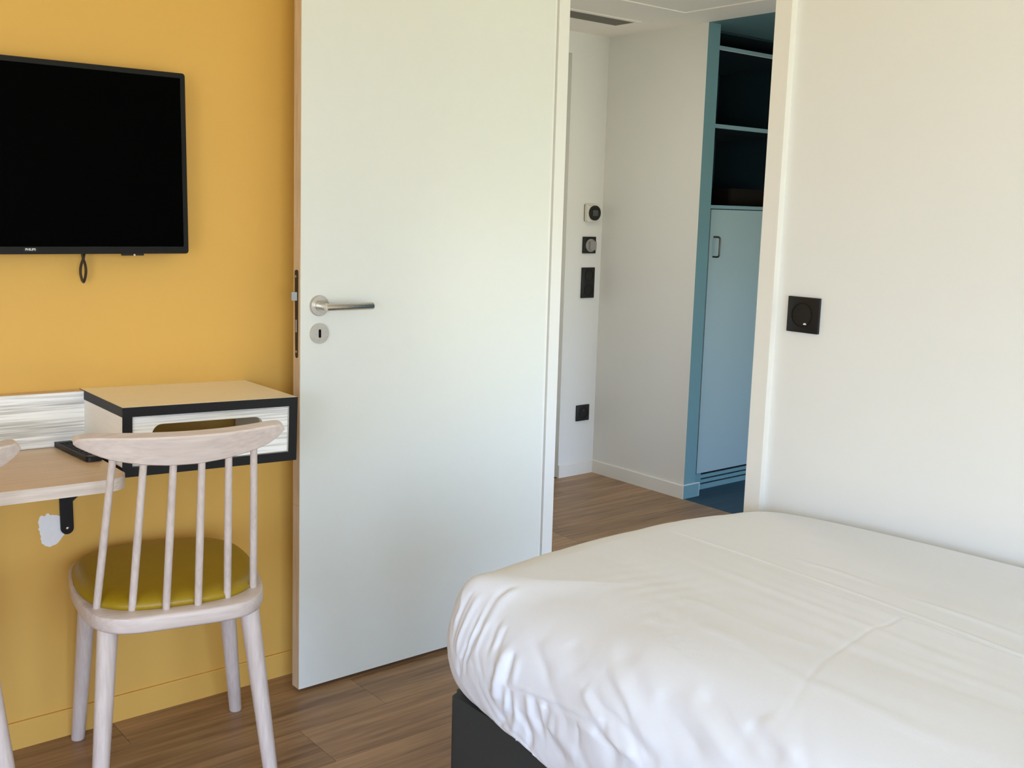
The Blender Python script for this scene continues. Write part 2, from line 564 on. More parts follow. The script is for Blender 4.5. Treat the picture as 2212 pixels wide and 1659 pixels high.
# lever
hx, hz = 1.3372 - DX, 1.0440
hd = root('lever_handle', (hx, YF, hz))
hd.parent = door
bm = bmesh.new()
prof = [(0.0268, 0), (.0268, -.006), (.0255, -.008), (.014, -.0085), (.0135, -.0105)]
for (ra, ya), (rb, yb) in zip(prof[:-1], prof[1:]):
    A = [bm.verts.new((ra * math.cos(t), ya, ra * math.sin(t))) for t in [2 * math.pi * k / 40 for k in range(40)]]
    B = [bm.verts.new((rb * math.cos(t), yb, rb * math.sin(t))) for t in [2 * math.pi * k / 40 for k in range(40)]]
    for k in range(40):
        bm.faces.new((A[k], A[(k + 1) % 40], B[(k + 1) % 40], B[k]))
bm.faces.new(B)
bmesh.ops.remove_doubles(bm, verts=bm.verts, dist=1e-5)
link_mesh('rosette', bm, 'steel', hd, angle=30)
bm = bmesh.new()
R = .0092
add_tube(bm, [(0, -.008, 0), (0, -.056 + R * 0, 0)], R, 24)
link_mesh('neck', bm, 'steel', hd, angle=50)
bm = bmesh.new()
add_tube(bm, [(-.0085, -.056, 0), (.1272, -.056, -.0005), (.1285, -.056, -.0005)], [R, R, R - .0012], 24)
link_mesh('lever', bm, 'steel', hd, angle=50)
ks = root('keyhole_rosette', (hx, YF, .9722))
ks.parent = door
bm = bmesh.new()
on = [(.0265 * math.cos(t), .0265 * math.sin(t)) for t in [2 * math.pi * k / 28 for k in range(28)]]
inn = []
for k in range(28):
    t = 2 * math.pi * k / 28
    inn.append((.0037 * math.cos(t), .0037 * math.sin(t) + (.0075 if math.sin(t) > 0.01 else -.0075)))
frame_prism(bm, on, inn, 0, -.0065, 1)
link_mesh('escutcheon', bm, 'steel', ks, angle=30)
bm = bmesh.new()
prism(bm, inn, -.0004, -.0012, 1)
link_mesh('keyhole', bm, 'dark_slot', ks)

# ------------------------------------------------------------------ television
tv = root('television', (.656, YW, 1.3844))
tag(tv, 'black flat screen television hung on the yellow wall', 'television')
W2, H2 = .366, .2095
yf = 2.488 - YW
bm = bmesh.new()
frame_prism(bm, rrect(-W2, W2, -H2, H2, .007), rrect(-W2 + .0115, W2 - .0115, -H2 + .0165, H2 - .0115, .002), yf, yf + .03, 1)
link_mesh('bezel', bm, 'tv_frame', tv, angle=40)
box('back_cover', (-W2 + .004, W2 - .004, yf + .006, yf + .045, -H2 + .004, H2 - .004), 'black', tv, .004)
box('screen', (-W2 + .011, W2 - .011, yf + .0025, yf + .006, -H2 + .016, H2 - .011), 'screen', tv)
box('wall_bracket', (-.12, .12, yf + .045, -.001, -.1, .1), 'black', tv)
lp = box('brand_plate', (.6485 - .656, .676 - .656, yf - .0008, yf + .001, 1.1810 - 1.3844, 1.1895 - 1.3844), 'black', tv)
cu = bpy.data.curves.new('lettering', 'FONT')
cu.body = 'PHILIPS'
cu.size = .0068
cu.align_x = 'CENTER'
cu.align_y = 'CENTER'
cu.extrude = .0002
cu.offset = .00012
to = bpy.data.objects.new('tmp_text', cu)
COL.objects.link(to)
bpy.context.view_layer.update()
me = bpy.data.meshes.new_from_object(to.evaluated_get(bpy.context.evaluated_depsgraph_get()))
bpy.data.objects.remove(to)
le = bpy.data.objects.new('lettering', me)
COL.objects.link(le)
me.materials.clear()
me.materials.append(M['white_print'])
wtx = max(v.co.x for v in me.vertices) - min(v.co.x for v in me.vertices)
le.parent = lp
le.rotation_euler = (math.radians(90), 0, 0)
le.scale = (.0212 / wtx, 1, 1)
le.location = (.6625 - .656, yf - .0012, 1.18525 - 1.3844)
# sensor block below
sb = box('sensor_block', (.867 - .656, .9155 - .656, yf + .006, yf + .02, -H2 - .0045, -H2 + .002), 'black', tv)
bm = bmesh.new()
bmesh.ops.create_icosphere(bm, subdivisions=2, radius=.0026, matrix=Matrix.Translation((.8935 - .656, yf + .006, -H2 - .0028)))
link_mesh('sensor_lens', bm, 'led', sb, smooth=True)
# pull strap: a flat black band crossing into a loop
pts_l, pts_r = [], []
bm = bmesh.new()
zt = -H2 + .01
path = []
cx = .7866 - .656
for k in range(41):
    t = k / 40
    a = 2 * math.pi * t
    # teardrop: starts top, narrows, opens, closes at the bottom
    if t < .5:
        s = t * 2
        sgn = -1
    else:
        s = (1 - t) * 2
        sgn = 1
    z = zt - .078 * s
    w = .0044 * math.cos(s * math.pi * 1.6) if s < .31 else -.0 + .0062 * math.sin((s - .31) / .69 * math.pi) ** .8
    w = w if s >= .31 else .0042 * (1 - s / .31)
    path.append((cx + sgn * w - .001 * s, z))
for k, (x, z) in enumerate(path):
    pass
hw = .0062
L = []
for i, (x, z) in enumerate(path):
    p0 = Vector(path[max(i - 1, 0)])
    p1 = Vector(path[min(i + 1, 40)])
    t = (p1 - p0).normalized()
    nn = Vector((-t.y, t.x)) * .0013
    L.append([bm.verts.new((x + sx_ * nn.x, yf + .035 + sy * hw + .006 * math.sin(i / 40 * math.pi), z + sx_ * nn.y)) for sx_, sy in ((-1, -1), (1, -1), (1, 1), (-1, 1))])
for A, B in zip(L[:-1], L[1:]):
    for k in range(4):
        bm.faces.new((A[k], A[(k + 1) % 4], B[(k + 1) % 4], B[k]))
link_mesh('pull_strap', bm, 'black', tv, angle=60)['label'] = 'black fabric loop hanging below'

# ------------------------------------------------------------------ desk, backboard, box, bracket
RB = math.radians(1.1)
desk = root('wall_desk', (.74, YW, .7283), (0, RB, 0))
tag(desk, 'pale oak wall-mounted desk top with rounded right corner', 'desk')
dl = rrect(-2.0, .016, 2.163 - YW, -.0005, .055, 10, (0, 1, 0, 0))
bm = bmesh.new()
prism(bm, dl, -.0260, 0, 2)
link_mesh('desktop', bm, 'oak_top', desk)
bm = bmesh.new()
edge = [p for p in dl if p[1] < -.02 or True]
edge = dl[:-2]
o2, i2 = [], []
for i, p in enumerate(edge):
    p0 = Vector(edge[max(i - 1, 0)])
    p1 = Vector(edge[min(i + 1, len(edge) - 1)])
    t = (p1 - p0).normalized()
    nn = Vector((t.y, -t.x)) * .0009
    o2.append((p[0] + nn.x, p[1] + nn.y))
prism(bm, o2 + [(p[0] - 0, p[1]) for p in edge[::-1]], -.0262, .0002, 2)
# right end past the round corner
link_mesh('edge_banding', bm, 'whitewood_edge', desk, angle=30)['label'] = 'white larch edge band'

bb = root('desk_backboard', (.74, YW, .7283), (0, RB * 1.0, 0))
tag(bb, 'white larch backboard standing along the wall behind the desk', 'backboard')
box('panel', (-2.0, .036, -.0330, -.0005, .0008, .1265), 'whitewood', bb)
box('top_edge', (-2.0, .036, -.0330, -.0005, .1266, .1275), 'oak_top', bb)['label'] = 'brown top edge'

RX = math.radians(1.85)
bx = root('wall_box', (.7755, YW, .8565), (0, RX, 0))
tag(bx, 'cream box shelf with black edges mounted on the yellow wall', 'box shelf')
BW, BH = .4185, .1545
BF = 2.265 - YW
T = .0215
# panels: faces cream, front and side edges black
box('top_panel', (.001, BW - .001, BF + .002, -.0005, -T + .001, 0), 'cream', bx)
box('left_panel', (.0008, T - .001, BF + .002, -.0005, -BH + T, -T), 'cream_side', bx)
box('right_panel', (BW - T + .001, BW - .0008, BF + .002, -.0005, -BH + T, -T), 'cream_side', bx)
box('bottom_panel', (.001, BW - .001, BF + .002, -.0005, -BH, -BH + T - .001), 'cream_side', bx)
boxes('black_edging', [(0, BW, BF, BF + .002, -T, -.0004), (0, BW, BF, BF + .002, -BH, -BH + T), (0, T, BF, BF + .002, -BH + T, -T), (BW - T, BW, BF, BF + .002, -BH + T, -T),
                       (-.0002, .001, BF + .002, -.0005, -T, -.0004), (BW - .001, BW + .0002, BF + .002, -.0005, -T, -.0004),
                       (-.0002, .001, BF + .002, -.0005, -BH, -BH + T), (BW - .001, BW + .0002, BF + .002, -.0005, -BH, -BH + T)], 'black_edge', bx)['label'] = 'black edge band'
# drawer front with rounded cut-out grip
bm = bmesh.new()
po = rrect(T + .0012, BW - T - .0012, -BH + T + .0012, -T - .0012, .0008)
pi_ = rrect(.067, .333, -.090, -.0425, .0225)
frame_prism(bm, po, pi_, BF + .006, BF + .022, 1)
link_mesh('front_panel', bm, 'whitewood', bx, angle=30)['label'] = 'white larch front with rounded grip slot'
boxes('inner_tray', [(T + .004, BW - T - .004, BF + .022, -.02, -BH + T + .003, -BH + T + .009), (T + .004, T + .012, BF + .022, -.02, -BH + T + .009, -.05), (BW - T - .012, BW - T - .004, BF + .022, -.02, -BH + T + .009, -.05)], 'cream', bx)

br = root('desk_bracket', (.7335, YW, .6))
tag(br, 'black metal bracket holding the desk from below', 'bracket')
bm = bmesh.new()
prism(bm, rrect(-.0148, .0148, .508 - .6, .6985 - .6, .0147, 8, (1, 1, 0, 0)), -.0065, -.0003, 1)
link_mesh('wall_plate', bm, 'black', br)
box('arm', (-.0148, .0148, -.25, -.0065, .0925, .0985), 'black', br)
bm = bmesh.new()
prism(bm, [(-.0066, .0925), (-.11, .0925), (-.0066, .03)], .004, .0075, 0)
link_mesh('gusset', bm, 'black', br)
bm = bmesh.new()
prism(bm, [(.0146, -.0135), (.0345, .0030), (.0345, .0925), (.0146, .0925)], -.0062, -.0004, 1)
link_mesh('side_flange', bm, 'black', br)
bm = bmesh.new()
bmesh.ops.create_uvsphere(bm, u_segments=12, v_segments=8, radius=.0042, matrix=Matrix.Translation((.0005, -.0058, .5225 - .6)) @ Matrix.Diagonal((1, .5, 1, 1)))
link_mesh('screw', bm, 'steel', br, smooth=True)

# bare plaster smear on the wall next to the bracket
random.seed(11)
pp = []
for k in range(46):
    t = 2 * math.pi * k / 46
    r = 1 + .10 * math.sin(3 * t + 1) + random.uniform(-.06, .06) * (1.6 if math.cos(t) < 0 else .5)
    x = .7005 + .0335 * r * math.cos(t)
    z = .5245 + .0385 * r * math.sin(t)
    pp.append((min(x, .7275), z))
bm = bmesh.new()
prism(bm, pp, YW - .0009, YW + .0005, 1)
pl = link_mesh('plaster_patch', bm, 'plaster')
tag(pl, 'rough white plaster patch on the yellow wall left of the bracket', 'plaster patch')

# remote control on the desk
rm = root('remote_control', (.7285, 2.4385, .7283 + .0006), (math.radians(0), RB, math.radians(4)))
tag(rm, 'black remote control lying on the desk behind the chair', 'remote control')
bm = bmesh.new()
prism(bm, rrect(-.0185, .0185, -.108, .100, .010, 6), .001, .0125, 2)
bmesh.ops.bevel(bm, geom=[ed for ed in bm.edges if abs(ed.verts[0].co.z - ed.verts[1].co.z) < 1e-6 and ed.verts[0].co.z > .01], offset=.0025, segments=2, affect='EDGES')
link_mesh('body', bm, 'black', rm, angle=40)
for r in range(9):
    for c in range(3):
        box('button', (-.0145 + c * .0105, -.0065 + c * .0105, -.085 + r * .018, -.076 + r * .018, .012, .0136), 'tv_frame', rm)
box('brand_mark', (-.011, .011, .0905, .0945, .0120, .0128), 'white_print', rm)['label'] = 'white mark at the far end'
rm.scale = (.98, .98, 1)

# ------------------------------------------------------------------ chairs
HS = .4494


def seat_loop(off=0.0, n=64, fr=.038, bk=-.425, hw=.203, ex=4.8):
    c, h = (fr + bk) / 2, (fr - bk) / 2
    out = []
    for k in range(n):
        t = 2 * math.pi * k / n
        cx_, sy = math.cos(t), math.sin(t)
        x = math.copysign(abs(cx_) ** (2 / ex), cx_)
        y = math.copysign(abs(sy) ** (2 / ex), sy)
        taper = 1 - .13 * max(0, -y) ** 1.3
        out.append((x * (hw - off) * taper, c + y * (h - off)))
    return out


def solid_rings(bm, rings):
    """rings: list of lists of 3D points, closed loops, capped"""
    R_ = [[bm.verts.new(p) for p in r] for r in rings]
    n = len(R_[0])
    for A, B in zip(R_[:-1], R_[1:]):
        for k in range(n):
            bm.faces.new((A[k], A[(k + 1) % n], B[(k + 1) % n], B[k]))
    bm.faces.new(R_[0][::-1])
    bm.faces.new(R_[-1])
    return bm


def make_chair(name, label, loc, rz):
    t = root(name, loc, (0, 0, rz))
    tag(t, label, 'chair')
    bm = bmesh.new()
    rings = []
    for off, z in ((.02, HS - .036), (.006, HS - .036), (.0015, HS - .0325), (0, HS - .028), (0, HS - .006), (.0015, HS - .002), (.005, HS), (.03, HS)):
        rings.append([(x, y, z) for x, y in seat_loop(off)])
    solid_rings(bm, rings)
    link_mesh('seat_frame', bm, 'chair_wood', t, angle=40)
    bm = bmesh.new()
    rings = []
    prof = [(.0, -.001), (-.003, .006), (-.0025, .012), (.004, .0185), (.016, .0245), (.04, .0285), (.08, .0305), (.13, .031), (.17, .031)]
    for off, dz in prof:
        rings.append([(x, y, HS + dz - .003 * ((x / .19) ** 2)) for x, y in seat_loop(off, fr=.033, bk=-.386, hw=.195, ex=3.3)])
    solid_rings(bm, rings)
    link_mesh('cushion', bm, 'olive', t, smooth=True)['label'] = 'olive leather seat cushion'
    # legs
    for (tx, ty, fx, fy_) in ((-.147, -.366, -.1843, -.4103), (.147, -.366, .1843, -.4103), (-.1563, -.0551, -.1899, 0), (.1563, -.0551, .1899, 0)):
        zt_ = HS - .034
        bm = bmesh.new()
        add_tube(bm, [(tx, ty, zt_ + .004), (tx * .97 + fx * .03, ty * .97 + fy_ * .03, zt_ * .97), (fx, fy_, .003), (fx, fy_, 0)], [.0215, .0213, .0158, .0150], 24)
        link_mesh('leg', bm, 'chair_leg', t, angle=60)
    # spindles
    for k in range(6):
        u = -1 + 2 * k / 5
        b = Vector((.1646 * u, -.3945 + .064 * u * u, HS - .001))
        tp = Vector((.1376 * u, -.4992 + .0284 * u * u, .7814 + .0121 * u * u))
        tp2 = tp + (tp - b) * .035
        mid = (b + tp) / 2
        bm = bmesh.new()
        add_tube(bm, [b, b + (tp - b) * .02, mid, tp2], [.0074, .0080, .0082, .0072], 16)
        link_mesh('spindle', bm, 'chair_leg', t, angle=60)
    # top rail: crescent board bent in plan
    up = [(-.2065, .833), (-.200, .8415), (-.176, .8455), (-.122, .8465), (-.061, .8470), (0, .8470), (.061, .8470), (.122, .8475), (.168, .848), (.192, .8465), (.2015, .8405), (.2045, .834)]
    lw = [(-.2065, .833), (-.203, .826), (-.185, .817), (-.161, .806), (-.136, .7975), (-.086, .789), (-.034, .7850), (.02, .7850), (.077, .7895), (.139, .7995), (.171, .8085), (.191, .819), (.2015, .828), (.2045, .834)]

    def interp(tab, x):
        if x <= tab[0][0]:
            return tab[0][1]
        for (xa, za), (xb, zb) in zip(tab[:-1], tab[1:]):
            if x <= xb:
                q = (x - xa) / (xb - xa)
                return za + (zb - za) * q
        return tab[-1][1]
    lean = -.3105

    def fpos(r, z):
        return -.5102 + .0284 * (r / .1376) ** 2 + lean * (z - .7814)
    bm = bmesh.new()
    rings = []
    xs = [-.2063, -.2045, -.200, -.193, -.184] + [-.17 + .01 * k for k in range(35)] + [.182, .191, .198, .2025, .2043]
    th = .0255
    for x in xs:
        za, zb = interp(lw, x), interp(up, x)
        if zb - za < .002:
            za, zb = (za + zb) / 2 - .001, (za + zb) / 2 + .001
        h = zb - za
        bv = min(.003, h * .3)
        edge_t = th * (1 if abs(x) < .19 else .92)
        sec = [(0, za + bv), (0, zb - bv), (bv, zb), (edge_t - bv, zb), (edge_t, zb - bv), (edge_t, za + bv), (edge_t - bv, za), (bv, za)]
        rings.append([(x, fpos(x, z) + d, z + .31 * d) for d, z in sec])
    solid_rings(bm, rings)
    link_mesh('top_rail', bm, 'chair_wood', t, angle=38)
    return t


RZ = -.2182
CO = Vector((.9143, 2.4783, 0))
make_chair('spindle_chair', 'whitewashed spindle-back chair with olive seat in front of the box shelf', CO, RZ)
cr_, sr_ = math.cos(RZ), math.sin(RZ)
dr_, df_ = -.630, -.095
off = Vector((dr_ * cr_ - df_ * sr_, dr_ * sr_ + df_ * cr_, 0))
c2 = make_chair('spindle_chair', 'second whitewashed chair cut off by the left picture edge', CO + off, RZ + .3)
for o in bpy.data.objects:
    if o.name.startswith('spindle_chair') and o.parent is None:
        o['group'] = 'spindle chairs at the desk'

# ------------------------------------------------------------------ bed
bed = root('bed', (1.62, .6, 0))
tag(bed, 'bed with charcoal base standing against the white wall', 'bed')
bm = bmesh.new()
prism(bm, rrect(1.162 - 1.62, 2.085 - 1.62, -.42 - .6, 1.590 - .6, .022, 6), .05, .3585, 2)
bmesh.ops.bevel(bm, geom=[ed for ed in bm.edges if ed.verts[0].co.z > .35 and ed.verts[1].co.z > .35], offset=.008, segments=3, affect='EDGES')
link_mesh('base', bm, 'bed_base', bed, angle=40)['label'] = 'charcoal upholstered base'
for fx in (-.40, .40):
    for fy_ in (-.95, .90):
        tube('foot', [(fx, fy_, 0), (fx, fy_, .05)], [.022, .026], 'black', bed)
bm = bmesh.new()
prism(bm, rrect(1.238 - 1.62, 2.025 - 1.62, -.40 - .6, 1.49 - .6, .06, 6), .3585, .555, 2)
bmesh.ops.bevel(bm, geom=[ed for ed in bm.edges if ed.verts[0].co.z > .5 and ed.verts[1].co.z > .5], offset=.04, segments=3, affect='EDGES')
link_mesh('mattress', bm, 'mattress', bed, angle=40)

# duvet -----------------------------------------------------------
X0, X1, Y1, Y0 = 1.128, 2.116, 1.652, -.46
CXM = (X0 + X1) / 2
A = (X1 - X0) / 2


def top_h(x, y):
    g = .637 - .052 * math.exp(-(1.62 - min(y, 1.66)) / .36)
    c = max(0, min(1, (x - X0) / (X1 - X0)))
    return g + .030 * math.sin(math.pi * c) ** .9 * math.exp(-max(0, 1.65 - y) / .45) - .016 * (1 - c) * (1 - math.exp(-max(0, 1.6 - y) / .4))


def outline():
    """open outline from behind the camera along the near side, round the foot, back along the wall"""
    pts = []
    yc = Y1 - A
    n = 150
    y = Y0
    ys = [Y0 + (0.45 - Y0) * k / 24 for k in range(24)] + [.45 + (yc - .45) * k / 190 for k in range(190)]
    for y in ys:
        pts.append((X0, y))
    m = 700
    nexp = 7.0
    for k in range(m + 1):
        t = math.pi - math.pi * k / m
        # equalise arc length a little
        c_, s_ = math.cos(t), math.sin(t)
        r = (abs(c_) ** nexp + abs(s_) ** nexp) ** (-1 / nexp)
        pts.append((CXM + A * r * c_, yc + A * r * s_))
    for k in range(1, 60):
        pts.append((X1, yc + (Y0 - yc) * k / 59))
    return pts


OUT = outline()
NO = len(OUT)
arc = [0.0]
for p, q in zip(OUT[:-1], OUT[1:]):
    arc.append(arc[-1] + math.hypot(q[0] - p[0], q[1] - p[1]))
nrm = []
for i in range(NO):
    p, q = OUT[max(i - 1, 0)], OUT[min(i + 1, NO - 1)]
    tx, ty = q[0] - p[0], q[1] - p[1]
    l = math.hypot(tx, ty)
    nrm.append((-ty / l, tx / l))       # outward (left of travel)
# arc position of the near foot corner
ic = min(range(NO), key=lambda i: (OUT[i][0] - X0) ** 2 + (OUT[i][1] - Y1) ** 2)
AC = arc[ic]


def sm(a, b, x):
    t = max(0, min(1, (x - a) / (b - a)))
    return t * t * (3 - 2 * t)


def hsh(n):
    n = math.sin(n * 127.1) * 43758.5453
    return n - math.floor(n)


def vn(x):
    i = math.floor(x)
    f = x - i
    f = f * f * (3 - 2 * f)
    return (hsh(i) * (1 - f) + hsh(i + 1) * f) * 2 - 1


def vn2(x, y):
    i, j = math.floor(x), math.floor(y)
    fx, fy_ = x - i, y - j
    fx = fx * fx * (3 - 2 * fx)
    fy_ = fy_ * fy_ * (3 - 2 * fy_)
    h = lambda a, b: hsh(a + b * 57.31)
    return ((h(i, j) * (1 - fx) + h(i + 1, j) * fx) * (1 - fy_) + (h(i, j + 1) * (1 - fx) + h(i + 1, j + 1) * fx) * fy_) * 2 - 1


CREASES = [  # polyline, height (ridge +, groove -), half width
    ([(1.70, 1.53), (1.687, 1.43), (1.681, 1.30), (1.671, 1.18), (1.650, .908), (1.63, .70), (1.62, .3)], .0021, .0038),
    ([(1.650, .908), (1.575, .906), (1.535, .911), (1.384, .894), (1.298, .871), (1.233, .848), (1.157, .815)], -.0009, .0034),
    ([(1.335, 1.123), (1.332, 1.04), (1.305, .945), (1.299, .874), (1.304, .81), (1.30, .77), (1.293, .62)], .0022, .009),
    ([(1.747, 1.216), (1.735, 1.18), (1.743, 1.137), (1.729, 1.027)], .002, .008),
    ([(1.716, .947), (1.715, .83), (1.70, .72)], .002, .008),
    ([(1.41, 1.20), (1.39, 1.05), (1.40, .93)], .0012, .010),
    ([(1.47, 1.15), (1.47, 1.0), (1.46, .9), (1.45, .7)], .0012, .014),
    ([(1.56, 1.30), (1.55, 1.15), (1.54, .93), (1.52, .72)], .0012, .012),
    ([(1.25, 1.17), (1.215, 1.08), (1.19, 1.01)], -.0016, .004),
]


def seg_d(px, py, a, b):
    ax, ay = a
    bx_, by = b
    dx, dy = bx_ - ax, by - ay
    t = ((px - ax) * dx + (py - ay) * dy) / (dx * dx + dy * dy)
    t = max(0, min(1, t))
    return math.hypot(px - ax - t * dx, py - ay - t * dy), t


def crease(x, y):
    h = 0
    for pl_, amp, w in CREASES:
        xs_ = [p[0] for p in pl_]
        ys_ = [p[1] for p in pl_]
        if x < min(xs_) - .05 or x > max(xs_) + .05 or y < min(ys_) - .05 or y > max(ys_) + .05:
            continue
        best = 9
        pos = 0
        for k in range(len(pl_) - 1):
            d, t = seg_d(x, y, pl_[k], pl_[k + 1])
            if d < best:
                best = d
                pos = (k + t) / (len(pl_) - 1)
        if best < w * 4:
            env = sm(-.02, .12, pos) * (1 - sm(.9, 1.02, pos)) if pl_[0] != (1.650, .908) else 1
            h += amp * env * math.exp(-(best / w) ** 2)
    return h


FOLDS = [  # folds of the hanging side: (arc position, height along the profile) points, height mm (ridge +, valley -), half width mm
    ([(-0.056, 0.362), (-0.079, 0.304), (-0.099, 0.263), (-0.119, 0.22), (-0.121, 0.17), (-0.111, 0.131)], -6, 5.5),
    ([(-0.067, 0.328), (-0.091, 0.276), (-0.105, 0.243), (-0.116, 0.208), (-0.116, 0.169)], 5, 7),
    ([(-0.065, 0.36), (-0.093, 0.299), (-0.114, 0.263), (-0.132, 0.232)], 3, 8),
    ([(-0.087, 0.264), (-0.103, 0.22), (-0.11, 0.177), (-0.093, 0.123), (-0.085, 0.105)], -4, 4.5),
    ([(-0.122, 0.252), (-0.135, 0.214), (-0.142, 0.179)], 3.5, 6),
    ([(-0.052, 0.298), (-0.068, 0.257), (-0.078, 0.222), (-0.082, 0.188), (-0.084, 0.156)], 4, 5.5),
    ([(-0.037, 0.297), (-0.048, 0.253), (-0.056, 0.213), (-0.062, 0.168)], -3, 4),
    ([(-0.014, 0.28), (-0.045, 0.243), (-0.048, 0.204)], 3, 5),
    ([(-0.138, 0.262), (-0.163, 0.22), (-0.173, 0.191)], -2.5, 5),
    ([(-0.17, 0.252), (-0.188, 0.219), (-0.194, 0.2)], -2.5, 5),
    ([(-0.156, 0.254), (-0.177, 0.22), (-0.184, 0.194)], 2, 5),
    ([(-0.21, 0.226), (-0.217, 0.196), (-0.218, 0.164), (-0.21, 0.121), (-0.207, 0.111)], 8, 12),
    ([(-0.232, 0.214), (-0.24, 0.185), (-0.239, 0.156)], -5, 6),
    ([(-0.203, 0.179), (-0.199, 0.123)], -3, 8),
    ([(-0.237, 0.132), (-0.245, 0.12), (-0.228, 0.081)], 5, 7),
    ([(-0.254, 0.132), (-0.248, 0.103), (-0.202, 0.052)], -6, 6),
    ([(-0.17, 0.048), (-0.186, 0.041)], -5, 5),
    ([(-0.248, 0.21), (-0.257, 0.187), (-0.259, 0.161)], 2.5, 8),
    ([(-0.239, 0.156), (-0.29, 0.16), (-0.353, 0.167), (-0.421, 0.175), (-0.478, 0.183)], 2.6, 3.8),
    ([(-0.245, 0.156), (-0.291, 0.156), (-0.356, 0.161), (-0.423, 0.17)], -1.6, 4),
    ([(-0.267, 0.111), (-0.288, 0.103), (-0.301, 0.079), (-0.287, 0.048)], -5.5, 7),
    ([(-0.266, 0.127), (-0.268, 0.103), (-0.244, 0.051)], 4, 8),
    ([(-0.313, 0.156), (-0.327, 0.127), (-0.339, 0.103)], -3.5, 7),
    ([(-0.298, 0.156), (-0.304, 0.121), (-0.324, 0.099)], 4, 8),
    ([(-0.342, 0.156), (-0.367, 0.128)], -3, 8),
    ([(-0.329, 0.156), (-0.351, 0.131), (-0.371, 0.111)], 3.5, 8),
    ([(-0.407, 0.228), (-0.441, 0.214), (-0.472, 0.2), (-0.512, 0.197), (-0.538, 0.188), (-0.564, 0.176), (-0.599, 0.169)], -4.5, 8),
    ([(-0.423, 0.219), (-0.443, 0.205), (-0.469, 0.191), (-0.498, 0.183)], 5, 10),
    ([(-0.435, 0.256), (-0.476, 0.241), (-0.508, 0.226), (-0.541, 0.206), (-0.563, 0.191)], -5, 10),
    ([(-0.446, 0.259), (-0.489, 0.246), (-0.525, 0.224), (-0.549, 0.205), (-0.588, 0.19)], 5.5, 11),
    ([(-0.428, 0.301), (-0.477, 0.283), (-0.506, 0.272), (-0.543, 0.252), (-0.586, 0.228), (-0.631, 0.207)], -6, 15),
    ([(-0.461, 0.295), (-0.517, 0.273), (-0.558, 0.252), (-0.605, 0.228)], 4, 16),
    ([(-0.428, 0.156), (-0.443, 0.132), (-0.48, 0.132), (-0.512, 0.132)], -3.2, 5),
    ([(-0.429, 0.156), (-0.467, 0.156), (-0.497, 0.156)], 2.5, 7),
    ([(-0.469, 0.165), (-0.497, 0.157), (-0.53, 0.144)], -5, 8),
    ([(-0.493, 0.169), (-0.532, 0.16), (-0.567, 0.156)], 5, 10),
    ([(-0.346, 0.111), (-0.372, 0.097), (-0.398, 0.087)], -4, 9),
    ([(-0.371, 0.12), (-0.407, 0.111), (-0.432, 0.103)], 4, 9),
    ([(-0.234, 0.257), (-0.287, 0.232), (-0.32, 0.21), (-0.341, 0.19)], -2.5, 9),
    ([(-0.266, 0.253), (-0.328, 0.237), (-0.368, 0.215)], 2.2, 16),
    ([(-0.325, 0.279), (-0.368, 0.251), (-0.401, 0.233)], -2.5, 16),
    ([(-0.457, 0.367), (-0.525, 0.345), (-0.584, 0.328)], -1.6, 3.6),
    ([(-0.45, 0.375), (-0.525, 0.351), (-0.58, 0.335)], 1.2, 4),
    ([(-0.291, 0.424), (-0.351, 0.424), (-0.414, 0.417)], 1.2, 5),
    ([(-0.381, 0.387), (-0.432, 0.383), (-0.472, 0.379)], 1.4, 5),
    ([(-0.276, 0.446), (-0.376, 0.435), (-0.439, 0.435)], -1, 6),
    ([(-0.407, 0.367), (-0.457, 0.367), (-0.489, 0.364)], -1, 6),
    ([(-0.62, 0.292), (-0.668, 0.273), (-0.716, 0.251), (-0.769, 0.233)], -6, 12),
    ([(-0.595, 0.279), (-0.653, 0.258), (-0.698, 0.235), (-0.739, 0.221)], 4.5, 14),
    ([(-0.72, 0.275), (-0.767, 0.263), (-0.806, 0.248)], -5, 9),
    ([(-0.735, 0.292), (-0.783, 0.277), (-0.828, 0.258)], 4, 12),
    ([(-0.56, 0.261), (-0.597, 0.241), (-0.648, 0.219), (-0.689, 0.2)], -5, 13),
]
FBOX = [(min(p[0] for p in f[0]) - .06, max(p[0] for p in f[0]) + .06, min(p[1] for p in f[0]) - .06, max(p[1] for p in f[0]) + .06) for f in FOLDS]


def fold(s, q):
    h = 0
    for (pl_, amp, w), (b0, b1, b2, b3) in zip(FOLDS, FBOX):
        if s < b0 or s > b1 or q < b2 or q > b3:
            continue
        best, pos = 9, 0
        n = len(pl_) - 1
        for k in range(n):
            d, t = seg_d(s, q, pl_[k], pl_[k + 1])
            if d < best:
                best = d
                pos = (k + t) / n
        w = w * .001
        if best < 3.2 * w:
            # taper at both ends
            h += amp * .001 * math.exp(-(best / w) ** 2) * sm(-.05, .22, pos) * (1 - .75 * sm(.75, 1.05, pos))
    return h


# profile: inset distance, height fraction (upper) or absolute (lower)
PROF_LOW = [(.075, .3685), (.052, .3645), (.032, .367), (.016, .382), (.006, .408), (.001, .436)]
PROF_UP = [(0, 0), (.001, .10), (.004, .22), (.0095, .34), (.017, .45), (.027, .56), (.040, .66), (.056, .75), (.076, .825), (.100, .885), (.128, .93), (.160, .966), (.195, .988), (.235, 1.0)]


def dens(tab, k):
    out = []
    for (a, b), (c, d) in zip(tab[:-1], tab[1:]):
        for j in range(k):
            t = j / k
            out.append((a + (c - a) * t, b + (d - b) * t))
    out.append(tab[-1])
    return out


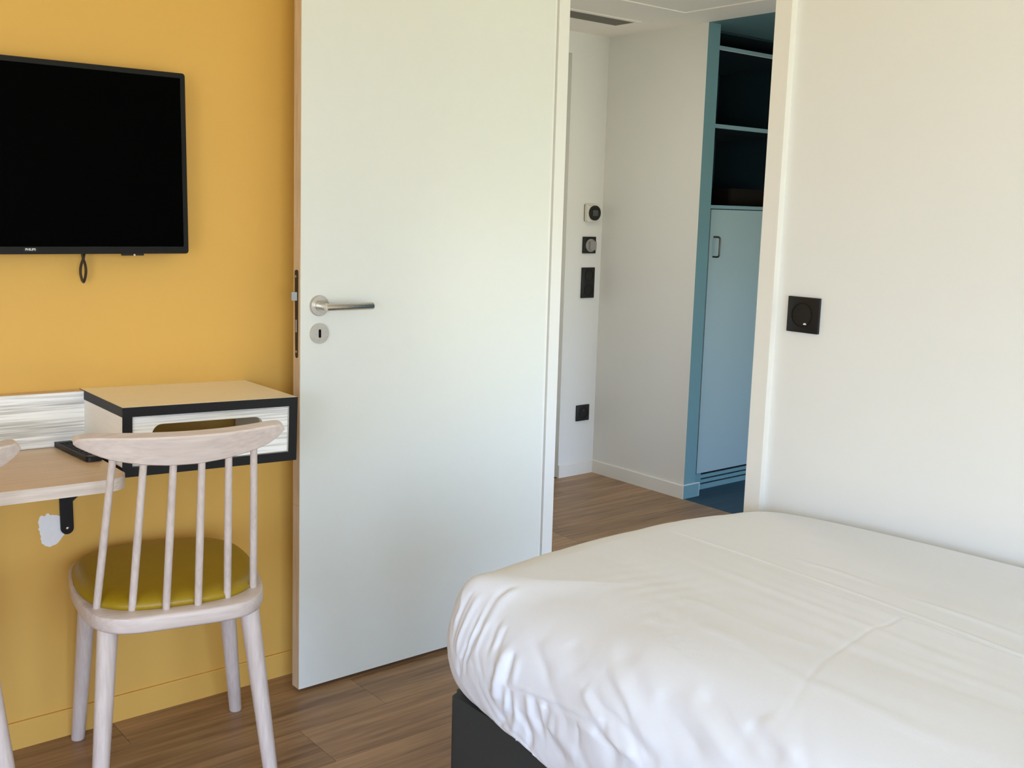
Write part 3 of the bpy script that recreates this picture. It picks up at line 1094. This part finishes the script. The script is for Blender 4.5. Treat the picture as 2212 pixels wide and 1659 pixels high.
def smooth_tab(tab, k):
    # Catmull-Rom through the table
    out = []
    n = len(tab)
    for i in range(n - 1):
        p0, p1, p2, p3 = tab[max(i - 1, 0)], tab[i], tab[i + 1], tab[min(i + 2, n - 1)]
        for j in range(k):
            t = j / k
            out.append(tuple(.5 * (2 * p1[c] + (p2[c] - p0[c]) * t + (2 * p0[c] - 5 * p1[c] + 4 * p2[c] - p3[c]) * t * t + (3 * p1[c] - p0[c] - 3 * p2[c] + p3[c]) * t ** 3) for c in (0, 1)))
    out.append(tab[-1])
    return out


ROWS = [('L', d, z) for d, z in smooth_tab(PROF_LOW, 4)] + [('U', d, t) for d, t in smooth_tab(PROF_UP, 4)]
last = PROF_UP[-1][0]
NT = 150
ROWS += [('T', last + (A - last) * k / NT, 1.0) for k in range(1, NT + 1)]
# q: distance along profile from the top shoulder down to the hem (approx.)
ql = [0.0]
pz = None
for kind, d, z in ROWS:
    zz = z if kind == 'L' else .46 + .155 * z
    if pz is not None:
        ql.append(ql[-1] + math.hypot(d - pz[0], zz - pz[1]))
    pz = (d, zz)
verts = []
for ri, (kind, d, z) in enumerate(ROWS):
    q = ql[ri]           # from hem upward
    for i in range(NO):
        ox_, oy_ = OUT[i]
        nx, ny = nrm[i]
        s = arc[i] - AC                # negative on the near side, positive along the foot
        near = max(0, -nx)
        foot = max(0, ny)
        wall = max(0, nx)
        corner = math.exp(-(s / .09) ** 2)
        mfac = (1.15 * near ** 2 + .55 * foot ** 2 + .22 * wall ** 2)
        mfac = mfac * (1 - corner) + .42 * corner
        if kind == 'T':
            dd = last * mfac + (A - last * mfac) * (d - last) / (A - last)
        else:
            dd = d * (mfac if kind == 'U' else 1)
        kk = sm(.05, .26, -s)
        if kind == 'L':
            dd = d * (1 - kk) + kk * min(d, .006 + .14 * d)
        yc = Y1 - A
        sc_ = max(0, 1 - dd / A)
        x = CXM + (ox_ - CXM) * sc_
        y = oy_ if oy_ < yc else yc + (oy_ - yc) * sc_
        H = top_h(x, y)
        if kind == 'L':
            zz = z - (.012 * sm(.24, .34, -s) + .034 * sm(.25, .60, -s)) * (1 - sm(.362, .46, z))
        else:
            zz = .46 + (H - .46) * z
        # --- folds of the skirt: radial displacement
        rad = 0.0
        if q < .42:
            env = sm(.42, .24, q)
            # faint gathers round the near foot corner and on towards the hidden foot end
            ga = math.exp(-((s - .04 - .5 * (q - .12)) / .14) ** 2)
            w_ = s - .75 * (q - .12) + .012 * vn2(s * 11, q * 7)
            g1 = (math.sin(w_ * 130 + 1.3 * vn(w_ * 17 + 3)) * .5 + .5) ** 1.6 - .4
            rad += ga * env * .0026 * g1 * (.55 + .6 * vn(w_ * 21 + 40)) * sm(-.02, .05, q)
            # slanting drop folds of the near side, mostly beyond the ones placed by hand
            ns = sm(-.04, -.17, s)
            far = .35 + .65 * sm(-.62, -.75, s)
            u_ = -s + 1.05 * (q - .1) + .045 * vn2(s * 8, q * 6) + .012 * vn2(s * 21, q * 15)
            amp = .5 + .75 * vn(u_ * 6.3 + 11)
            f1 = abs(math.sin(u_ * 29 + 1.9 * vn(u_ * 5 + 5))) ** .75 - .62
            rad += ns * far * sm(.36, .14, q) * .0070 * amp * f1
            f2 = abs(math.sin(u_ * 72 + 1.6 * vn(u_ * 9 + 1))) ** .7 - .62
            rad += ns * sm(.30, .08, q) * .0020 * f2 * (.5 + .8 * vn(u_ * 11 + 31))
            # broad swell
            rad += near * .006 * vn(s * 6 + 2) * env
        upw = 0.0
        if kind == 'U':
            upw = sm(.35, 1.0, z)
        elif kind == 'T':
            upw = 1.0
        if q < .60 and s < .12:
            rad += fold(s, q)
        x += nx * rad * (1 - .8 * upw)
        y += ny * rad * (1 - .8 * upw)
        zz += rad * upw
        # --- relief of the top
        if kind != 'L':
            wt_ = z if kind == 'U' else 1
            wt_ = sm(.75, 1.0, wt_)
            warp = .05 * vn2(x * 3 + 9, y * 2)
            h = .0013 * vn2((x + warp + .05 * y) * 17, y * 2.2) + .0006 * vn2((x + warp - .03 * y) * 38 + 7, y * 4 + 3)
            h += .0035 * vn2(x * 5 + 2, y * 3 + 8)
            # small transverse ripples on the near shoulder
            rp_ = math.exp(-((x - 1.40) / .10) ** 2 - ((y - 1.28) / .16) ** 2)
            h += rp_ * .0003 * math.sin((y + .35 * x) * 150 + 2 * vn(x * 12))
            edge_fade = sm(0, .06, X1 - x)
            zz += wt_ * (h * edge_fade + crease(x, y))
        if kind != 'L':
            zz += .023 * math.exp(-(s / .045) ** 2) * sm(.35, .95, z if kind == 'U' else 1) * math.exp(-(dd / .05) ** 2)
        x = min(x, 2.1185)
        if kind == 'L' and kk > .9 and ox_ < CXM:
            x = min(x, 1.150)
        verts.append((x, y, zz))
faces = []
NR = len(ROWS)
for r in range(NR - 1):
    for i in range(NO - 1):
        a = r * NO + i
        faces.append((a, a + 1, a + NO + 1, a + NO))
me = bpy.data.meshes.new('duvet')
me.from_pydata(verts, [], faces)
me.validate()
for p in me.polygons:
    p.use_smooth = True
me.materials.append(M['duvet'])
duv = bpy.data.objects.new('duvet', me)
COL.objects.link(duv)
bm = bmesh.new()
bm.from_mesh(me)
bmesh.ops.remove_doubles(bm, verts=bm.verts, dist=.0002)
bmesh.ops.recalc_face_normals(bm, faces=bm.faces)
for f in bm.faces:
    f.smooth = True
bm.to_mesh(me)
bm.free()
sol = duv.modifiers.new('thickness', 'SOLIDIFY')
sol.thickness = .005
sol.offset = -1
tag(duv, 'white cotton duvet with ironed creases spread over the bed', 'duvet')

# ------------------------------------------------------------------ wall switch on the bedroom wall
sw = root('light_switch', (XD, 1.5015, 1.0737))
tag(sw, 'square black light switch on the white bedroom wall right of the doorway', 'switch')


def plate(parent, ax, w, h, th, mat='black', bev=.0015):
    if ax == 0:
        return box('cover_plate', (-th, -.0002, -w / 2, w / 2, -h / 2, h / 2), mat, parent, bev)
    return box('cover_plate', (-w / 2, w / 2, -th, -.0002, -h / 2, h / 2), mat, parent, bev)


plate(sw, 0, .0875, .0838, .009)
bm = bmesh.new()
frame_prism(bm, circ(.002, 0, .0285, 48), circ(.002, 0, .0268, 48), -.0105, -.0085, 0)
link_mesh('rocker_ring', bm, 'tv_frame', sw, angle=40)
bm = bmesh.new()
prism(bm, circ(.002, 0, .0262, 48), -.0098, -.0085, 0)
link_mesh('rocker', bm, 'black', sw, angle=40)
bm = bmesh.new()
prism(bm, [(-.0045 * math.cos(t) - .0085, -.0225 + .0042 * math.sin(t)) for t in [math.pi * k / 8 for k in range(9)]], -.0104, -.0096, 0)
link_mesh('indicator_lens', bm, 'white_print', sw)['label'] = 'small white indicator window'

# ------------------------------------------------------------------ hall fittings
th_ = root('thermostat', (3.5705, YT, 1.2952))
tag(th_, 'white square thermostat with round black dial on the hall wall', 'thermostat')
bm = bmesh.new()
prism(bm, rrect(-.0405, .0405, -.0415, .0415, .008, 5), -.024, -.005, 1)
link_mesh('housing', bm, 'white_plastic', th_, angle=40)
box('back_plate', (-.0395, .0395, -.005, -.0003, -.039, .039), 'black', th_)
bm = bmesh.new()
prism(bm, circ(.004, 0, .0355, 48), -.033, -.024, 1)
link_mesh('dial', bm, 'black', th_, angle=40)['label'] = 'round black dial'
box('display', (-.013, .021, -.0336, -.033, -.014, .013), 'dark_screen', th_)
box('mark', (-.033, -.018, -.0243, -.024, .0345, .0365), 'grey_plastic', th_)

s2 = root('wall_socket', (3.5668, YT, 1.1413))
tag(s2, 'black wall plate with a grey plug-in unit below the thermostat', 'socket')
plate(s2, 1, .0825, .080, .010)
pg = root('plug_unit', (.005, -.010, -.002))
pg.parent = s2
bm = bmesh.new()
rr = []
for q_, (sc__, yy) in enumerate(((1.0, 0), (1.0, -.004), (.94, -.006))):
    rr.append([(x * sc__, yy, z * sc__) for x, z in circ(0, 0, .0325, 40, .0315)])
solid_rings(bm, rr)
link_mesh('disc', bm, 'grey_plastic', pg, angle=40)
bm = bmesh.new()
prism(bm, rrect(-.016, .0245, -.021, .020, .004, 4), -.017, -.006, 1)
link_mesh('block', bm, 'grey_plastic', pg, angle=40)

s3 = root('double_socket', (3.5673, YT, .9589))
tag(s3, 'tall black double socket on the hall wall', 'socket')
plate(s3, 1, .0835, .148, .009)
for zz in (.036, -.036):
    bm = bmesh.new()
    frame_prism(bm, circ(.003, zz, .0275, 40), circ(.003, zz, .0255, 40), -.0105, -.0085, 1)
    ring = link_mesh('socket_ring', bm, 'tv_frame', s3, angle=40)
    bm = bmesh.new()
    prism(bm, circ(.003, zz, .0255, 40), -.0095, -.0086, 1)
    link_mesh('socket_well', bm, 'dark_slot' if False else 'black', s3, angle=40)

s4 = root('wall_socket', (3.5655, YT, .3136))
tag(s4, 'single black socket low on the hall wall near the baseboard', 'socket')
plate(s4, 1, .0845, .0795, .009)
bm = bmesh.new()
frame_prism(bm, circ(.002, 0, .0275, 40), circ(.002, 0, .0258, 40), -.0105, -.0085, 1)
link_mesh('socket_ring', bm, 'tv_frame', s4, angle=40)
bm = bmesh.new()
prism(bm, circ(.002, 0, .0255, 40), -.0093, -.0086, 1)
link_mesh('socket_well', bm, 'black', s4, angle=40)
bm = bmesh.new()
prism(bm, circ(.004, .012, .0016, 10), -.0096, -.009, 1)
link_mesh('earth_pin', bm, 'steel', s4)

# ceiling vent in the hall
vt = root('ceiling_vent', (2.94, 3.472, ZH))
tag(vt, 'long grey ventilation grille set in the white hall ceiling', 'vent')
frx0, frx1, fry0, fry1 = -.52, .512, -.083, .076
bm = bmesh.new()
frame_prism(bm, [(frx0, fry0), (frx1, fry0), (frx1, fry1), (frx0, fry1)], [(frx0 + .03, fry0 + .026), (frx1 - .016, fry0 + .026), (frx1 - .016, fry1 - .012), (frx0 + .03, fry1 - .012)], -.0035, -.0003, 2)
link_mesh('vent_frame', bm, 'ceil', vt)
box('grille_backing', (frx0 + .03, frx1 - .016, fry0 + .026, fry1 - .012, -.0010, -.0004), 'grille', vt)
bm = bmesh.new()
for k in range(24):
    yy = fry0 + .028 + k * (fry1 - fry0 - .042) / 23
    add_box(bm, frx0 + .03, frx1 - .016, yy - .0009, yy + .0009, -.0026, -.001)
for k in range(90):
    xx = frx0 + .034 + k * (frx1 - frx0 - .054) / 89
    add_box(bm, xx - .001, xx + .001, fry0 + .026, fry1 - .012, -.0024, -.001)
sl = link_mesh('grille_mesh', bm, 'grille', vt)
sl['kind'] = 'stuff'

# ------------------------------------------------------------------ wardrobe in the alcove
WX, WY = 3.752, 3.2465
wd = root('wardrobe', (WX, WY, 0))
tag(wd, 'teal wardrobe with open dark shelves above a grey-blue door', 'wardrobe')
WW, WDp = .78, .60
boxes('carcass', [(0, .018, .002, WDp, 0, ZH - .003), (WW - .018, WW, .002, WDp, 0, ZH - .003), (.018, WW - .018, WDp - .01, WDp, 0, ZH - .003), (.018, WW - .018, .03, WDp - .01, ZH - .012, ZH - .003)], 'teal_shaded', wd)
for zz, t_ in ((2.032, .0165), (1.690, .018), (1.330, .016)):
    sh = box('shelf', (.018, WW - .018, .006, WDp - .01, zz, zz + t_), 'teal_shaded', wd)
    box('front_edge', (.018, WW - .018, 0, .006, zz, zz + t_), 'teal_edge', sh)['label'] = 'pale teal front edge'
    if zz > 2:
        box('edge_strip', (.018, WW - .018, -.001, .004, zz - .0015, zz), 'white_trim', sh)
wdoor = box('wardrobe_door', (3.8135 - WX, WW - .02, -.001, .018, .0815, 1.3265), 'teal_door', wd, .001)
wdoor['label'] = 'grey-blue laminate door'
box('stile', (.018, 3.804 - WX, .0005, .02, .075, 1.33), 'teal_shaded', wd)
hb = 3.8415 - WX
bm = bmesh.new()
hp = []
for (px_, pz_, a0) in ((-.030, 1.1110, 180), (-.030, 1.2010, 90)):
    pass
pa = [(hb, .0, 1.1105), (hb, -.026, 1.1105)]
for k in range(1, 7):
    t = math.radians(90 * k / 6)
    pa.append((hb, -.026 - .012 * math.sin(t), 1.1105 + .012 * (1 - math.cos(t))))
for k in range(0, 7):
    t = math.radians(90 * k / 6)
    pa.append((hb, -.038 + .012 * (1 - math.cos(t)), 1.2015 - .012 + .012 * math.sin(t)))
pa.append((hb, 0, 1.2015))
add_tube(bm, pa, .0042, 12)
link_mesh('bow_handle', bm, 'bronze', wdoor, angle=50)['label'] = 'metal bow handle'
pt = boxes('plinth', [(.02, WW - .02, .0, .02, 0, .0245), (.094, WW - .02, .0, .0118, .0315, .0483), (.094, WW - .02, .0, .0118, .0553, .0720), (.02, .094, .0, .02, .0245, .0800), (.094, WW - .02, .0125, .02, .0245, .078)], 'teal', wd)
pt['label'] = 'vented teal plinth'
for zz in (.028, .0518, .0755):
    box('vent_slot', (.094, WW - .02, .0105, .0118, zz - .0035, zz + .0035), 'dark_slot', pt)
# dark basket in the lower open shelf
bk = root('basket', (4.30, 3.52, 1.3462))
tag(bk, 'dark brown basket in shadow on the shelf above the wardrobe door', 'basket')
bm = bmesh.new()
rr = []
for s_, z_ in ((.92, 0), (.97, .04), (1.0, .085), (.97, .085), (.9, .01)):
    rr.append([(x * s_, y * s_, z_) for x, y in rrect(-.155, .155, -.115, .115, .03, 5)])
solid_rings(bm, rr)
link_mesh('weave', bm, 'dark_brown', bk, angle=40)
